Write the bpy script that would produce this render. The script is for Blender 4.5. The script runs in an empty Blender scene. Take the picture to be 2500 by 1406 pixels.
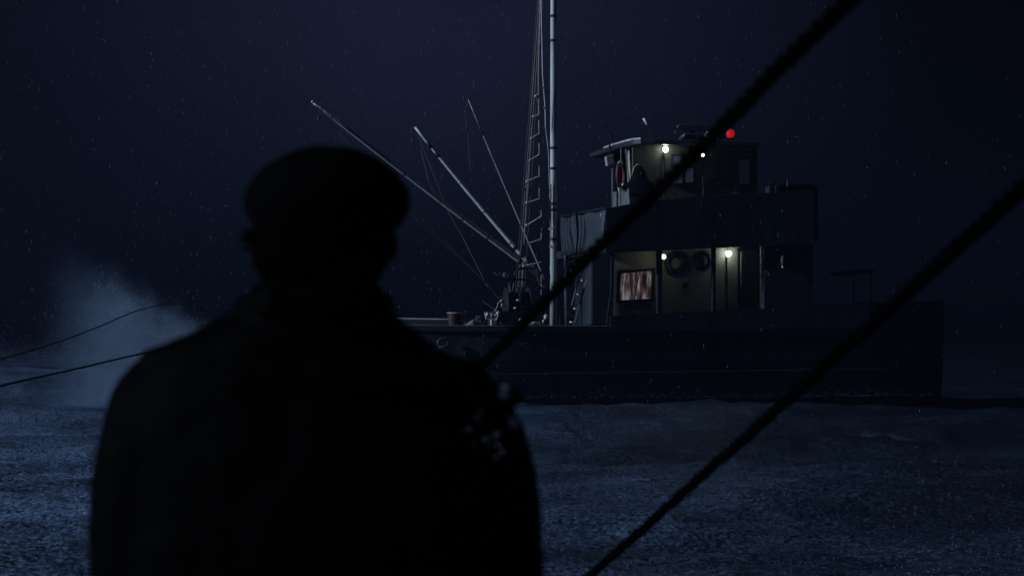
import bpy, bmesh, math, random
import numpy as np
from mathutils import Vector, Matrix, noise as mnoise
random.seed(7); np.random.seed(7)
R = math.radians
scene = bpy.context.scene
COL = scene.collection

# ------------------------------------------------------------------ camera
CAMZ = 1.9
cd = bpy.data.cameras.new("camera"); cam = bpy.data.objects.new("camera", cd); COL.objects.link(cam)
cam.location = (0, 0, CAMZ); cam.rotation_euler = (R(90), 0, 0)
cd.lens = 72; cd.sensor_width = 36; cd.shift_y = 97/2500.0
cd.clip_start = 0.05; cd.clip_end = 3000
cd.dof.use_dof = True; cd.dof.focus_distance = 52; cd.dof.aperture_fstop = 5.2
scene.camera = cam

# ------------------------------------------------------------------ world (night sky) and moonlight
w = bpy.data.worlds.new("World"); scene.world = w; w.use_nodes = True
nt = w.node_tree; nt.nodes.clear()
wo = nt.nodes.new('ShaderNodeOutputWorld'); bg = nt.nodes.new('ShaderNodeBackground')
nt.links.new(bg.outputs[0], wo.inputs[0])
tc = nt.nodes.new('ShaderNodeTexCoord')
gl = nt.nodes.new('ShaderNodeVectorMath'); gl.operation = 'DOT_PRODUCT'
gdir = Vector((-0.06, 1.0, 0.10)).normalized(); gl.inputs[1].default_value = gdir
nt.links.new(tc.outputs['Generated'], gl.inputs[0])
cr = nt.nodes.new('ShaderNodeValToRGB')
nt.links.new(gl.outputs['Value'], cr.inputs[0])
els = cr.color_ramp.elements
els[0].position = 0.0; els[0].color = (0.0004, 0.0005, 0.0008, 1)
els[1].position = 1.0; els[1].color = (0.0165, 0.0222, 0.0510, 1)
for p, c in ((0.94, (0.0004, 0.0005, 0.0007, 1)), (0.967, (0.0012, 0.0015, 0.0028, 1)), (0.987, (0.0066, 0.0088, 0.0210, 1))):
    e = els.new(p); e.color = c
nz = nt.nodes.new('ShaderNodeTexNoise'); nz.inputs['Scale'].default_value = 5; nz.inputs['Detail'].default_value = 4
nt.links.new(tc.outputs['Generated'], nz.inputs['Vector'])
mr = nt.nodes.new('ShaderNodeMapRange'); mr.inputs[1].default_value = .3; mr.inputs[2].default_value = .7; mr.inputs[3].default_value = 0.72; mr.inputs[4].default_value = 1.25
nt.links.new(nz.outputs[0], mr.inputs[0])
nt.links.new(cr.outputs[0], bg.inputs[0]); nt.links.new(mr.outputs[0], bg.inputs[1])

sd = bpy.data.lights.new("moonlight", 'SUN'); sun = bpy.data.objects.new("moonlight", sd); COL.objects.link(sun)
sd.energy = 4.0; sd.angle = R(0.8); sd.color = (0.60, 0.76, 1.0)
SUNDIR = Vector((-0.90, -0.25, 0.37)).normalized()       # towards the light
sun.rotation_euler = SUNDIR.to_track_quat('Z', 'Y').to_euler()

scene.view_settings.view_transform = 'Standard'; scene.view_settings.look = 'None'
scene.view_settings.exposure = 0; scene.view_settings.gamma = 1
scene.cycles.volume_bounces = 0; scene.cycles.max_bounces = 6
scene.cycles.volume_step_rate = 2.0; scene.cycles.volume_max_steps = 128
scene.cycles.use_denoising = True

# ------------------------------------------------------------------ helpers
def mat(name, col, rough=0.6, metal=0.0, var=0.25, scale=3.0, bump=0.0, bscale=20.0, emit=None, es=1.0, coat=0.0, stretch=(1, 1, 1), spec=.5):
    m = bpy.data.materials.new(name); m.use_nodes = True
    t = m.node_tree; b = t.nodes['Principled BSDF']
    b.inputs['Specular IOR Level'].default_value = spec; b.inputs['Roughness'].default_value = rough; b.inputs['Metallic'].default_value = metal
    if coat: b.inputs['Coat Weight'].default_value = coat; b.inputs['Coat Roughness'].default_value = 0.2
    tc = t.nodes.new('ShaderNodeTexCoord'); mp = t.nodes.new('ShaderNodeMapping'); mp.inputs['Scale'].default_value = stretch
    t.links.new(tc.outputs['Object'], mp.inputs[0])
    n = t.nodes.new('ShaderNodeTexNoise'); n.inputs['Scale'].default_value = scale; n.inputs['Detail'].default_value = 6
    n.inputs['Roughness'].default_value = 0.65
    t.links.new(mp.outputs[0], n.inputs['Vector'])
    r = t.nodes.new('ShaderNodeValToRGB')
    r.color_ramp.elements[0].position = 0.3; r.color_ramp.elements[1].position = 0.7
    r.color_ramp.elements[0].color = tuple(c*(1-var) for c in col) + (1,)
    r.color_ramp.elements[1].color = tuple(min(1, c*(1+var)) for c in col) + (1,)
    t.links.new(n.outputs[0], r.inputs[0]); t.links.new(r.outputs[0], b.inputs['Base Color'])
    if bump:
        n2 = t.nodes.new('ShaderNodeTexNoise'); n2.inputs['Scale'].default_value = bscale; n2.inputs['Detail'].default_value = 5
        t.links.new(mp.outputs[0], n2.inputs['Vector'])
        bp = t.nodes.new('ShaderNodeBump'); bp.inputs['Strength'].default_value = bump; bp.inputs['Distance'].default_value = 0.02
        t.links.new(n2.outputs[0], bp.inputs['Height']); t.links.new(bp.outputs[0], b.inputs['Normal'])
    if emit:
        b.inputs['Emission Color'].default_value = emit + (1,); b.inputs['Emission Strength'].default_value = es
    return m

M = dict(
    hull=mat('hull_paint', (.030, .036, .050), .45, var=.5, scale=1.2, bump=.3, bscale=4, stretch=(1, 1, .3)),
    dark=mat('dark_steel', (.020, .023, .030), .6, var=.4, bump=.2),
    deckpaint=mat('deck_paint', (.05, .05, .048), .5, var=.4),
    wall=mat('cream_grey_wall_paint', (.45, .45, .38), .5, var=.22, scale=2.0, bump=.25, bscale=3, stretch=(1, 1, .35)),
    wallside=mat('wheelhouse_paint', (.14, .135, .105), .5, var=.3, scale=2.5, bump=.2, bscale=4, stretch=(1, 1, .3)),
    white=mat('weathered_white_paint', (.62, .62, .60), .45, var=.35, scale=5, bump=.2),
    mast=mat('mast_paint', (.74, .74, .74), .4, var=.45, scale=4, bump=.3, stretch=(1, 1, .25)),
    boom=mat('boom_paint', (.93, .93, .90), .30, var=.3, scale=9, bump=.4, bscale=12),
    rust=mat('rust', (.16, .06, .035), .8, var=.5, scale=8),
    canvas=mat('wet_canvas', (.055, .065, .080), .6, var=.2, scale=2.0, bump=.5, bscale=5),
    wire=mat('steel_wire', (.30, .29, .28), .4, metal=.4, var=.3),
    tarred=mat('tarred_line', (.016, .014, .012), .7),
    rope=mat('wet_black_rope', (.0006, .0006, .0006), .8, spec=.01, var=.4, scale=60),
    glass=mat('dark_glass', (.10, .12, .17), .12, var=.15),
    red=mat('red_paint', (.06, .012, .016), .5, var=.35),
    yellow=mat('yellow_paint', (.55, .47, .08), .5, var=.25),
    orange=mat('faded_orange_red', (.17, .035, .04), .6, var=.3, scale=10),
    netm=mat('net_twine', (.20, .23, .20), .8, var=.6, scale=14, bump=1, bscale=30),
    floatw=mat('white_plastic', (.85, .85, .85), .22, var=.1, scale=6),
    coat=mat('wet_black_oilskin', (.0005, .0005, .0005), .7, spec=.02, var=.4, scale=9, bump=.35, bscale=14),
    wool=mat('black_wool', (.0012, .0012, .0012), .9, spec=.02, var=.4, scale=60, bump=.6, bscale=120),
    skin=mat('skin', (.0018, .0013, .001), .8, spec=.0, var=.15),  # skin, like the hair, darkened to near black to stand for shade
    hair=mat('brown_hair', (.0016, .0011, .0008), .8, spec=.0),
    jacket=mat('dark_jacket', (.004, .005, .007), .9, spec=.1, var=.3),
    hood=mat('yellow_oilskin', (.42, .42, .10), .55, var=.2),
    blue=mat('blue_sheet', (.10, .30, .85), .4, var=.2),
    lampglass=mat('lamp_glass', (.9, .9, .8), .3, var=0, emit=(.86, 1.0, .86), es=16.0),
    lampwarm=mat('lamp_glass_warm', (.9, .9, .7), .3, var=0, emit=(1.0, .96, .62), es=10.0),
    redlamp=mat('red_lamp_glass', (.5, .02, .02), .3, var=0, emit=(1.0, .015, .01), es=.62),
)

class MB:
    def __init__(s): s.bm = bmesh.new()
    def face(s, pts):
        return s.bm.faces.new([s.bm.verts.new(p) for p in pts])
    def prism(s, pts, vec):
        vec = Vector(vec); a = [s.bm.verts.new(p) for p in pts]; b = [s.bm.verts.new(Vector(p)+vec) for p in pts]
        n = len(pts); s.bm.faces.new(a); s.bm.faces.new(b[::-1])
        for i in range(n): s.bm.faces.new((a[i], b[i], b[(i+1) % n], a[(i+1) % n]))
        return s
    def loft(s, rings, cap=True):
        vs = [[s.bm.verts.new(p) for p in r] for r in rings]; n = len(rings[0])
        for r0, r1 in zip(vs, vs[1:]):
            for i in range(n): s.bm.faces.new((r0[i], r0[(i+1) % n], r1[(i+1) % n], r1[i]))
        if cap: s.bm.faces.new(vs[0][::-1]); s.bm.faces.new(vs[-1])
        return s
    def tube(s, pts, rad, seg=8):
        pts = [Vector(p) for p in pts]
        if not isinstance(rad, (list, tuple)): rad = [rad]*len(pts)
        rings = []; t0 = (pts[1]-pts[0]).normalized()
        up = Vector((0, 0, 1)) if abs(t0.z) < .9 else Vector((1, 0, 0))
        x = t0.cross(up).normalized()
        for i, p in enumerate(pts):
            t = (pts[min(i+1, len(pts)-1)]-pts[max(i-1, 0)]).normalized()
            x = (x - t*x.dot(t)).normalized(); y = t.cross(x)
            rings.append([p+(x*math.cos(a)+y*math.sin(a))*rad[i] for a in [2*math.pi*k/seg for k in range(seg)]])
        return s.loft(rings)
    def ball(s, c, r, seg=12, ax=None):
        c = Vector(c); r = (r, r, r) if not isinstance(r, (tuple, list)) else r
        mt = Matrix.Translation(c) @ (ax or Matrix.Identity(4)) @ Matrix.Diagonal((r[0], r[1], r[2], 1))
        bmesh.ops.create_uvsphere(s.bm, u_segments=seg, v_segments=max(6, seg*2//3), radius=1, matrix=mt); return s
    def torus(s, c, Rr, r, a1, a2, seg=28, sub=10, a0=0, a_end=2*math.pi):
        c = Vector(c); a1 = Vector(a1).normalized(); a2 = Vector(a2).normalized(); ax = a1.cross(a2)
        full = a_end-a0 > 6.2; rings = []
        for k in range(seg if full else seg+1):
            a = a0+(a_end-a0)*k/seg; d = a1*math.cos(a)+a2*math.sin(a)
            rings.append([c+d*Rr+(d*math.cos(b)+ax*math.sin(b))*r for b in [2*math.pi*q/sub for q in range(sub)]])
        if full: rings.append(rings[0]); s.loft(rings, cap=False); bmesh.ops.remove_doubles(s.bm, verts=s.bm.verts, dist=1e-5)
        else: s.loft(rings)
        return s
    def build(s, name, m, parent=None, smooth=False, bevel=0):
        bmesh.ops.recalc_face_normals(s.bm, faces=s.bm.faces)
        me = bpy.data.meshes.new(name); s.bm.to_mesh(me); s.bm.free()
        o = bpy.data.objects.new(name, me); COL.objects.link(o); me.materials.append(M[m] if isinstance(m, str) else m)
        if smooth: me.polygons.foreach_set('use_smooth', [True]*len(me.polygons))
        if bevel:
            b = o.modifiers.new('bevel', 'BEVEL'); b.width = bevel; b.segments = 2; b.limit_method = 'ANGLE'
        if parent:
            o.parent = parent; o.matrix_parent_inverse = Matrix.Identity(4)
            # mesh data is in world space: shift it so that it stays put under its parent
            if not parent.get('_w', False):
                off = parent_world(parent); me.transform(Matrix.Translation(-off))
        return o
def parent_world(p):
    v = Vector((0, 0, 0))
    while p: v = v + p.location; p = p.parent
    return v
def thing(name, label, cat, loc, group=None):
    o = bpy.data.objects.new(name, None); COL.objects.link(o); o.location = loc; o.empty_display_size = .3
    o['label'] = label; o['category'] = cat
    if group: o['group'] = group
    return o
def tag(o, label=None, cat=None, group=None, kind=None):
    if label: o['label'] = label
    if cat: o['category'] = cat
    if group: o['group'] = group
    if kind: o['kind'] = kind
    return o
def P(px, py, Y):   # a point on the line of sight of a reference-photo pixel, at distance Y
    return Vector(((px-1250)/5000*Y, Y, CAMZ-(py-800)/5000*Y))
# ship frame: s runs along the side towards the stern, o across the ship away from us, z up
P0 = Vector((2.34, 52, 0)); TH = R(12)
U = Vector((math.cos(TH), math.sin(TH), 0)); N = Vector((-math.sin(TH), math.cos(TH), 0))
NP0 = N.dot(P0)
def V(px, py, o=0.0):
    dx = (px-1250)/5000; Y = (NP0+o)/(N.x*dx+N.y)
    return Vector((dx*Y, Y, CAMZ-(py-800)/5000*Y))
def SS(px, o=0.0): return (V(px, 800, o)-P0).dot(U)
def W(s, o, z): return P0+U*s+N*o+Vector((0, 0, z))
def quad(mb, x0, y0, x1, y1, o0, o1, y0b=None, y1b=None):
    """upright panel between pixel columns x0..x1 at depth o0, thickness to o1; y0b / y1b = top / bottom at x1"""
    y0b = y0 if y0b is None else y0b; y1b = y1 if y1b is None else y1b
    mb.prism([V(x0, y0, o0), V(x1, y0b, o0), V(x1, y1b, o0), V(x0, y1, o0)], N*(o1-o0)); return mb
def panel_hole(mb, outer, inner, o0, o1):
    """outer/inner: 4 pixel corners (tl,tr,br,bl); four strips round the hole"""
    for i in range(4):
        j = (i+1) % 4
        mb.prism([V(*outer[i], o0), V(*outer[j], o0), V(*inner[j], o0), V(*inner[i], o0)], N*(o1-o0))
    return mb

# ------------------------------------------------------------------ sea
def wave_field():
    rng = np.random.RandomState(11); out = []
    for L, A, n in ((34, .15, 3), (17, .13, 4), (8.5, .085, 6), (4.1, .030, 8), (2.0, .015, 12), (1.0, .007, 14), (.5, .0033, 14)):
        for k in range(n):
            a = R(100)+rng.normal(0, .55 if L > 5 else .9); l = L*rng.uniform(.75, 1.3)
            out.append((math.cos(a)*2*math.pi/l, math.sin(a)*2*math.pi/l, A/math.sqrt(n)*1.5, rng.uniform(0, 6.28), l))
    return out
WAVES = wave_field()
def sea_height(x, y, dist=None):
    x = np.asarray(x, float); y = np.asarray(y, float)
    d = np.hypot(x, y); h = np.zeros_like(x)
    for kx, ky, A, ph, l in WAVES:
        f = np.clip(1.6-d/(l*45), 0, 1)
        s_ = np.sin(kx*x+ky*y+ph); h += A*f*(1-2*np.abs(s_)**.8 if l < 9 else s_)*.8
    # a swell ridge to the left, behind it the sea drops away
    ridge = np.exp(-((y-(64+x*.1))/9)**2)/(1+np.exp((x+3)/2.5)); h += .62*ridge
    ridge2 = np.exp(-((y-(27-x*.15))/4.5)**2)*(.5+.5*np.tanh((x-2)/3))*np.exp(-(x/30)**2); h += .10*ridge2
    h -= .55/(1+np.exp(-(y-84)/7))
    # calm patch on which the far boat floats, flat under our own boat
    h -= .0*x
    return h
def build_sea():
    front = np.arange(-19, 19.01, .11); back = np.arange(19, 341, 3.5)[1:]
    ang = np.radians(np.concatenate([front, back])); na = len(ang)
    rr = [0.5]
    while rr[-1] < 9: rr.append(rr[-1]*1.12)
    while rr[-1] < 100: rr.append(rr[-1]*1.0062)
    while rr[-1] < 700: rr.append(rr[-1]*1.03)
    rr = np.array(rr); nr = len(rr)
    A, B = np.meshgrid(ang, rr); X = np.sin(A)*B; Y = np.cos(A)*B
    Z = sea_height(X, Y)
    # own boat sits in the water from y=-5 to 10: keep the water low there
    Z = np.where((np.abs(X) < 2.2) & (Y < 10.2) & (Y > -6), np.minimum(Z, -.05), Z)
    co = np.stack([X.ravel(), Y.ravel(), Z.ravel()], 1)
    idx = np.arange(nr*na).reshape(nr, na)
    a = idx[:-1, :]; b = np.roll(idx, -1, 1)[:-1, :]; c = np.roll(idx, -1, 1)[1:, :]; d = idx[1:, :]
    q = np.stack([a.ravel(), d.ravel(), c.ravel(), b.ravel()], 1)
    me = bpy.data.meshes.new('sea'); me.vertices.add(len(co)+1)
    co = np.vstack([co, [[0, 0, -.05]]]); me.vertices.foreach_set('co', co.ravel())
    nq = len(q); tri = np.array([[len(co)-1, i, (i+1) % na] for i in range(na)])
    me.loops.add(nq*4+na*3); me.polygons.add(nq+na)
    me.loops.foreach_set('vertex_index', np.concatenate([q.ravel(), tri.ravel()]))
    me.polygons.foreach_set('loop_start', np.concatenate([np.arange(nq)*4, nq*4+np.arange(na)*3]))
    me.polygons.foreach_set('use_smooth', [True]*(nq+na)); me.update(calc_edges=True); me.validate()
    o = bpy.data.objects.new('sea', me); COL.objects.link(o); tag(o, 'rough dark blue sea pitted by heavy rain', None, kind='structure')
    m = bpy.data.materials.new('sea_water'); m.use_nodes = True; t = m.node_tree; b = t.nodes['Principled BSDF']
    L = t.links.new
    tc = t.nodes.new('ShaderNodeTexCoord')
    def nz(scale, detail=5, rough=.6, st=(1, 1, 1), loc=(0, 0, 0)):
        mp = t.nodes.new('ShaderNodeMapping'); mp.inputs['Scale'].default_value = st; mp.inputs['Location'].default_value = loc
        L(tc.outputs['Object'], mp.inputs[0])
        n = t.nodes.new('ShaderNodeTexNoise'); n.inputs['Scale'].default_value = scale; n.inputs['Detail'].default_value = detail
        n.inputs['Roughness'].default_value = rough; L(mp.outputs[0], n.inputs[0]); return n.outputs[0]
    def ramp(s_, p0, p1, c0, c1):
        r = t.nodes.new('ShaderNodeValToRGB'); r.color_ramp.elements[0].position = p0; r.color_ramp.elements[1].position = p1
        r.color_ramp.elements[0].color = c0+(1,); r.color_ramp.elements[1].color = c1+(1,); L(s_, r.inputs[0]); return r.outputs[0]
    def mth(op, a_, b_):
        n = t.nodes.new('ShaderNodeMath'); n.operation = op
        for i, v in enumerate((a_, b_)):
            if isinstance(v, (int, float)): n.inputs[i].default_value = v
            else: L(v, n.inputs[i])
        return n.outputs[0]
    # rain splashes and foam flecks: fine speckle gathered in patches
    speck = ramp(nz(17, 6, .88), .46, .61, (0, 0, 0), (1, 1, 1))
    patch = ramp(nz(.30, 5, .65, (.45, 1, 1)), .36, .62, (.26, .26, .26), (1, 1, 1))
    # foam painted stronger towards the left, standing for the light on that side
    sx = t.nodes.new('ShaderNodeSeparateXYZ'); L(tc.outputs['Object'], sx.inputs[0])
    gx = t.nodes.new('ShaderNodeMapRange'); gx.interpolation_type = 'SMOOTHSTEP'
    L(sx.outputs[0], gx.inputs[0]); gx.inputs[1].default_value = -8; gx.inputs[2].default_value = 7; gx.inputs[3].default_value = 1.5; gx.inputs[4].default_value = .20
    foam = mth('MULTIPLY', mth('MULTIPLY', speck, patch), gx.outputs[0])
    lace = ramp(nz(1.1, 8, .72, (1, .5, 1), (7, 3, 0)), .56, .68, (0, 0, 0), (.35, .35, .35))
    lp = mth('MULTIPLY', lace, ramp(nz(.11, 3, .6, (1, .7, 1), (3, 9, 0)), .50, .62, (0, 0, 0), (1, 1, 1)))
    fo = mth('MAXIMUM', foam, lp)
    mx = t.nodes.new('ShaderNodeMix'); mx.data_type = 'RGBA'
    mx.inputs['A'].default_value = (.006, .010, .016, 1); mx.inputs['B'].default_value = (.36, .52, .86, 1)
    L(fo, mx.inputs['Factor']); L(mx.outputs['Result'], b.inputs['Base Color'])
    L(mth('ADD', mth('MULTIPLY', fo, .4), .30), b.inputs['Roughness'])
    b.inputs['IOR'].default_value = 1.33
    hsum = mth('ADD', mth('MULTIPLY', nz(4, 4, .6), .035), mth('MULTIPLY', nz(24, 5, .75), .020))
    bp = t.nodes.new('ShaderNodeBump'); bp.inputs['Strength'].default_value = 1.0; bp.inputs['Distance'].default_value = 1.6
    L(hsum, bp.inputs['Height']); L(bp.outputs[0], b.inputs['Normal'])
    me.materials.append(m)
    return o
build_sea()

# ------------------------------------------------------------------ the fishing boat
ship = thing('fishing_boat', 'dark hulled fishing boat with lit deckhouse, tall wheelhouse and raised white booms', 'fishing boat', W(0, 2.8, 0))
S_BOW, S_STERN, HB = -7.9, 9.6, 2.8
def hb(s):
    if s < -1.5: return HB*max(.0, 1-((-1.5-s)/(-1.5-S_BOW))**2.3)**.55
    if s > 7: return HB*(1-.30*((s-7)/2.6)**2)
    return HB
def htop(s): return 1.925+.012*max(0, s)+.010*max(0, -s-3)**2*.6
mb = MB(); rings = []
NST = 44
for i in range(NST+1):
    s = S_BOW+(S_STERN-S_BOW)*i/NST; b = max(.03, hb(s)); T = htop(s)
    prof = [(0, -1.3), (.45, -1.15), (.78, -.7), (.90, -.1), (.95, .5), (.985, 1.1), (1.0, T-.12), (1.02, T-.11), (1.02, T), (.97, T), (.965, 1.16)]
    fore = max(0, (-3-s)/4.9)                      # sharper entry towards the stem
    near = [W(s-(.5*fore*(z+1.3)/3.2), HB-b*(f-(fore*.5*(1-min(1, max(0, (z+1.3)/3.2))) if f > .2 else 0)), z) for f, z in prof]
    far = [W(s-(.5*fore*(z+1.3)/3.2), HB+b*(f-(fore*.5*(1-min(1, max(0, (z+1.3)/3.2))) if f > .2 else 0)), z) for f, z in prof]
    rings.append(near + far[::-1])
vs = [[mb.bm.verts.new(p) for p in r] for r in rings]; n = len(vs[0])
for r0, r1 in zip(vs, vs[1:]):
    for i in range(n): mb.bm.faces.new((r0[i], r0[(i+1) % n], r1[(i+1) % n], r1[i]))
mb.bm.faces.new(vs[0][::-1]); mb.bm.faces.new(vs[-1])
hull = mb.build('hull', 'hull', ship, smooth=False)
# rail line along the hull edge
mb = MB(); mb.tube([W(s, HB-hb(s)*1.0, htop(s)+.015) for s in np.linspace(-7.6, SS(1490), 40)], .022, 6)
mb.build('rail', mat('worn_rail', (.14, .15, .17), .35, var=.5, scale=6), ship)
# strake and freeing ports
mb = MB(); mb.tube([W(s, HB-hb(s)*1.015, .75+.01*s) for s in np.linspace(-6.5, 9.3, 40)], .028, 6); mb.build('rubbing_strake', 'dark', ship)
# raised bulwark forward, with capping rail
def strip(mb, s0, s1, z0f, z1f, th=.06, n=18, side=-1):
    ss = np.linspace(s0, s1, n); a = []
    for s in ss:
        b = hb(s)
        o1 = HB+side*b; o2 = HB+side*(b-th)
        a.append([W(s, o1, z0f(s)), W(s, o1, z1f(s)), W(s, o2, z1f(s)), W(s, o2, z0f(s))])
    mb.loft(a)
for side in (-1, 1):
    mb = MB(); strip(mb, S_BOW+.05, SS(1098), lambda s: htop(s)+.002, lambda s: htop(s)+.15, side=side, n=30)
    mb.build('bow_bulwark', mat('bow_bulwark_paint', (.05, .055, .07), .5, var=.4, scale=3), ship)
mb = MB(); mb.tube([W(s, HB-hb(s)*.99, htop(s)+.175) for s in np.linspace(-7.8, SS(1098), 26)], .024, 6)
mb.build('rail', 'white', ship)
for side in (-1, 1):
    mb = MB(); strip(mb, SS(1490), S_STERN, lambda s: htop(s)+.002, lambda s: 2.20+.045*(s), side=side, n=24)
    mb.build('aft_bulwark', 'hull', ship)
mb = MB(); q = [W(s, HB-hb(s)*.965, 1.15) for s in np.linspace(-7.7, S_STERN-.05, 40)]; q2 = [W(s, HB+hb(s)*.965, 1.15) for s in np.linspace(-7.7, S_STERN-.05, 40)]
mb.prism(q+q2[::-1], (0, 0, -.1)); mb.build('deck', 'deckpaint', ship)
# fairlead in the hull side
c = V(1082, 836, .10); mb = MB(); mb.torus(c, .13, .035, U, Vector((0, 0, .7)), 20, 8)
for v in mb.bm.verts:
    d = v.co-c; v.co = c+U*d.dot(U)*1.0+N*d.dot(N)+Vector((0, 0, d.z*.72))
mb.build('fairlead', mat('fairlead_steel', (.07, .08, .10), .35), ship, smooth=True)
mb = MB(); mb.ball(V(1082, 848, .05), (.14, .04, .05), 10); mb.build('fairlead_lip', 'canvas', ship, smooth=True)

# --- deckhouse (lower)
ZD = 1.15
def zb(s): return 3.82+.052*s       # underside of the boat deck
OW = .85
s0, s1 = SS(1490, OW), SS(1965, OW)
def wx(px, py): return V(px, py, OW)
def topz(px, o=OW): return zb(SS(px, o))
def Vz(px, z, o): v = V(px, 800, o); v.z = z; return v
# wall with the window opening
a = [Vz(1493, topz(1493), OW), Vz(1604, topz(1604), OW), Vz(1604, ZD, OW), Vz(1493, ZD, OW)]
ih = [V(1516, 668, OW), V(1594, 661, OW), V(1590, 729, OW), V(1512, 733, OW)]
mb = MB()
for i in range(4):
    j = (i+1) % 4; mb.prism([a[i], a[j], ih[j], ih[i]], N*.08)
mb.build('house_wall', 'wall', ship)
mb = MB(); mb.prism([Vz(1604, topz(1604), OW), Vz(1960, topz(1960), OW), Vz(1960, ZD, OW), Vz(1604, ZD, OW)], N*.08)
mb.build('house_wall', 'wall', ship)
# closed shell behind
mb = MB()
e0, e1 = SS(1493, OW), SS(1960, OW)
mb.prism([W(e0, OW+.08, ZD), W(e0, OW+.08, zb(e0)), W(e0, 4.75, zb(e0)), W(e0, 4.75, ZD)], U*.08)
mb.prism([W(e1-.08, OW+.08, ZD), W(e1-.08, OW+.08, zb(e1)), W(e1-.08, 4.75, zb(e1)), W(e1-.08, 4.75, ZD)], U*.08)
mb.prism([W(e0, 4.75, ZD), W(e1, 4.75, ZD), W(e1, 4.75, zb(e1)), W(e0, 4.75, zb(e0))], N*.08)
mb.build('house_shell', 'hull', ship)
# window: frame, panes, curtain
def ringframe(mb, c4, o, w_, d):
    cs = [V(x, y, o) for x, y in c4]; cen = sum(cs, Vector())/4
    ins = [p+(cen-p).normalized()*w_ for p in cs]
    for i in range(4):
        j = (i+1) % 4; mb.prism([cs[i], cs[j], ins[j], ins[i]], N*d)
fr = MB(); ringframe(fr, [(1509, 662), (1600, 654), (1596, 735), (1506, 739)], OW-.09, .09, .088)
win = fr.build('window', 'dark', ship)
mb = MB(); mb.tube([V(1561, 663, OW-.04), V(1549, 731, OW-.04)], .014, 6); mb.build('window_bar', 'dark', win)
cm = bpy.data.materials.new('lit_curtain'); cm.use_nodes = True; t = cm.node_tree; b = t.nodes['Principled BSDF']
tc = t.nodes.new('ShaderNodeTexCoord'); mp = t.nodes.new('ShaderNodeMapping'); mp.inputs['Scale'].default_value = (2.6, 2.6, .75)
mp.inputs['Rotation'].default_value = (0, R(8), 0)
nn = t.nodes.new('ShaderNodeTexNoise'); nn.inputs['Scale'].default_value = 2.6; nn.inputs['Detail'].default_value = 3
rp = t.nodes.new('ShaderNodeValToRGB'); E = rp.color_ramp.elements
E[0].position = .36; E[0].color = (.02, .008, .010, 1); E[1].position = .66; E[1].color = (.55, .51, .52, 1)
e = E.new(.46); e.color = (.075, .036, .034, 1); e = E.new(.54); e.color = (.17, .145, .15, 1)
t.links.new(tc.outputs['Object'], mp.inputs[0]); t.links.new(mp.outputs[0], nn.inputs[0]); t.links.new(nn.outputs[0], rp.inputs[0])
t.links.new(rp.outputs[0], b.inputs['Base Color']); t.links.new(rp.outputs[0], b.inputs['Emission Color']); b.inputs['Emission Strength'].default_value = .50
mb = MB()
cols = []
for k in range(41):
    f = k/40; x = 1505+f*98; o = OW+.16+.035*math.sin(k*1.35)+.02*math.sin(k*.6)
    cols.append([V(x, 655, o), V(x, 742, o)])
for c0, c1 in zip(cols, cols[1:]): mb.face([c0[0], c1[0], c1[1], c0[1]])
bmesh.ops.remove_doubles(mb.bm, verts=mb.bm.verts, dist=1e-5)
mb.build('curtain', cm, win, smooth=True)
mb = MB(); quad(mb, 1498, 648, 1610, 748, OW+.3, OW+.34); mb.build('cabin_lining', 'wallside', win)
# posts at the side of the passage
def post(x0, x1, o0, o1, m, ybot=790, name='post'):
    mb = MB(); mb.prism([Vz(x0, topz(x0, o0), o0), Vz(x1, topz(x1, o0), o0), V(x1, ybot, o0), V(x0, ybot, o0)], N*(o1-o0))
    return mb.build(name, m, ship, bevel=.01)
post(1605, 1617, .02, .14, 'dark'); post(1739, 1748, .02, .14, 'dark'); post(1858, 1864, .10, .20, 'white')
# closed plating aft and forward of the passage
mb = MB(); mb.prism([Vz(1866, topz(1866, 0), .02), Vz(1985, topz(1985, 0), .02), V(1985, 765, .02), V(1866, 770, .02)], N*.08)
mb.build('side_plating', 'hull', ship)
mb = MB(); mb.prism([Vz(1441, topz(1441, .3), .3), Vz(1491, topz(1491, .3), .3), V(1491, 795, .3), V(1441, 795, .3)], N*.5)
mb.build('corner_column', mat('corner_paint', (.05, .058, .07), .5, var=.4, stretch=(1, 1, .2)), ship, bevel=.06)
mb = MB(); mb.prism([Vz(1492, topz(1492, .2), .2), V(1500, 622, .2), V(1496, 795, .2), V(1480, 797, .2), V(1492, 700, .2)], N*.06)
mb.build('corner_bracket', 'hull', ship)
# door in the third bay
df = MB(); ringframe(df, [(1802, 606), (1854, 602), (1854, 775), (1802, 775)], OW-.06, .07, .055); 
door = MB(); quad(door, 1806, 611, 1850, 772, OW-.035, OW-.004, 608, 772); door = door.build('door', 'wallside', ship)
df.build('door_frame', 'dark', door)
mb = MB(); quad(mb, 1808, 614, 1811, 700, OW-.09, OW-.065); mb.build('door_edge_strip', 'white', door)
mb = MB(); mb.tube([V(1843, 700, OW-.05), V(1843, 700, OW-.12), V(1834, 701, OW-.12)], .012, 6); mb.build('handle', 'wire', door)
# conduits below the lamps
def conduit(px, y0, y1, o, r=.016):
    mb = MB(); mb.tube([V(px, y0, o), V(px+1, y1, o)], r, 8); return mb.build('conduit', 'dark', ship)
conduit(1774, 628, 785, OW-.05, .02)
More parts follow.
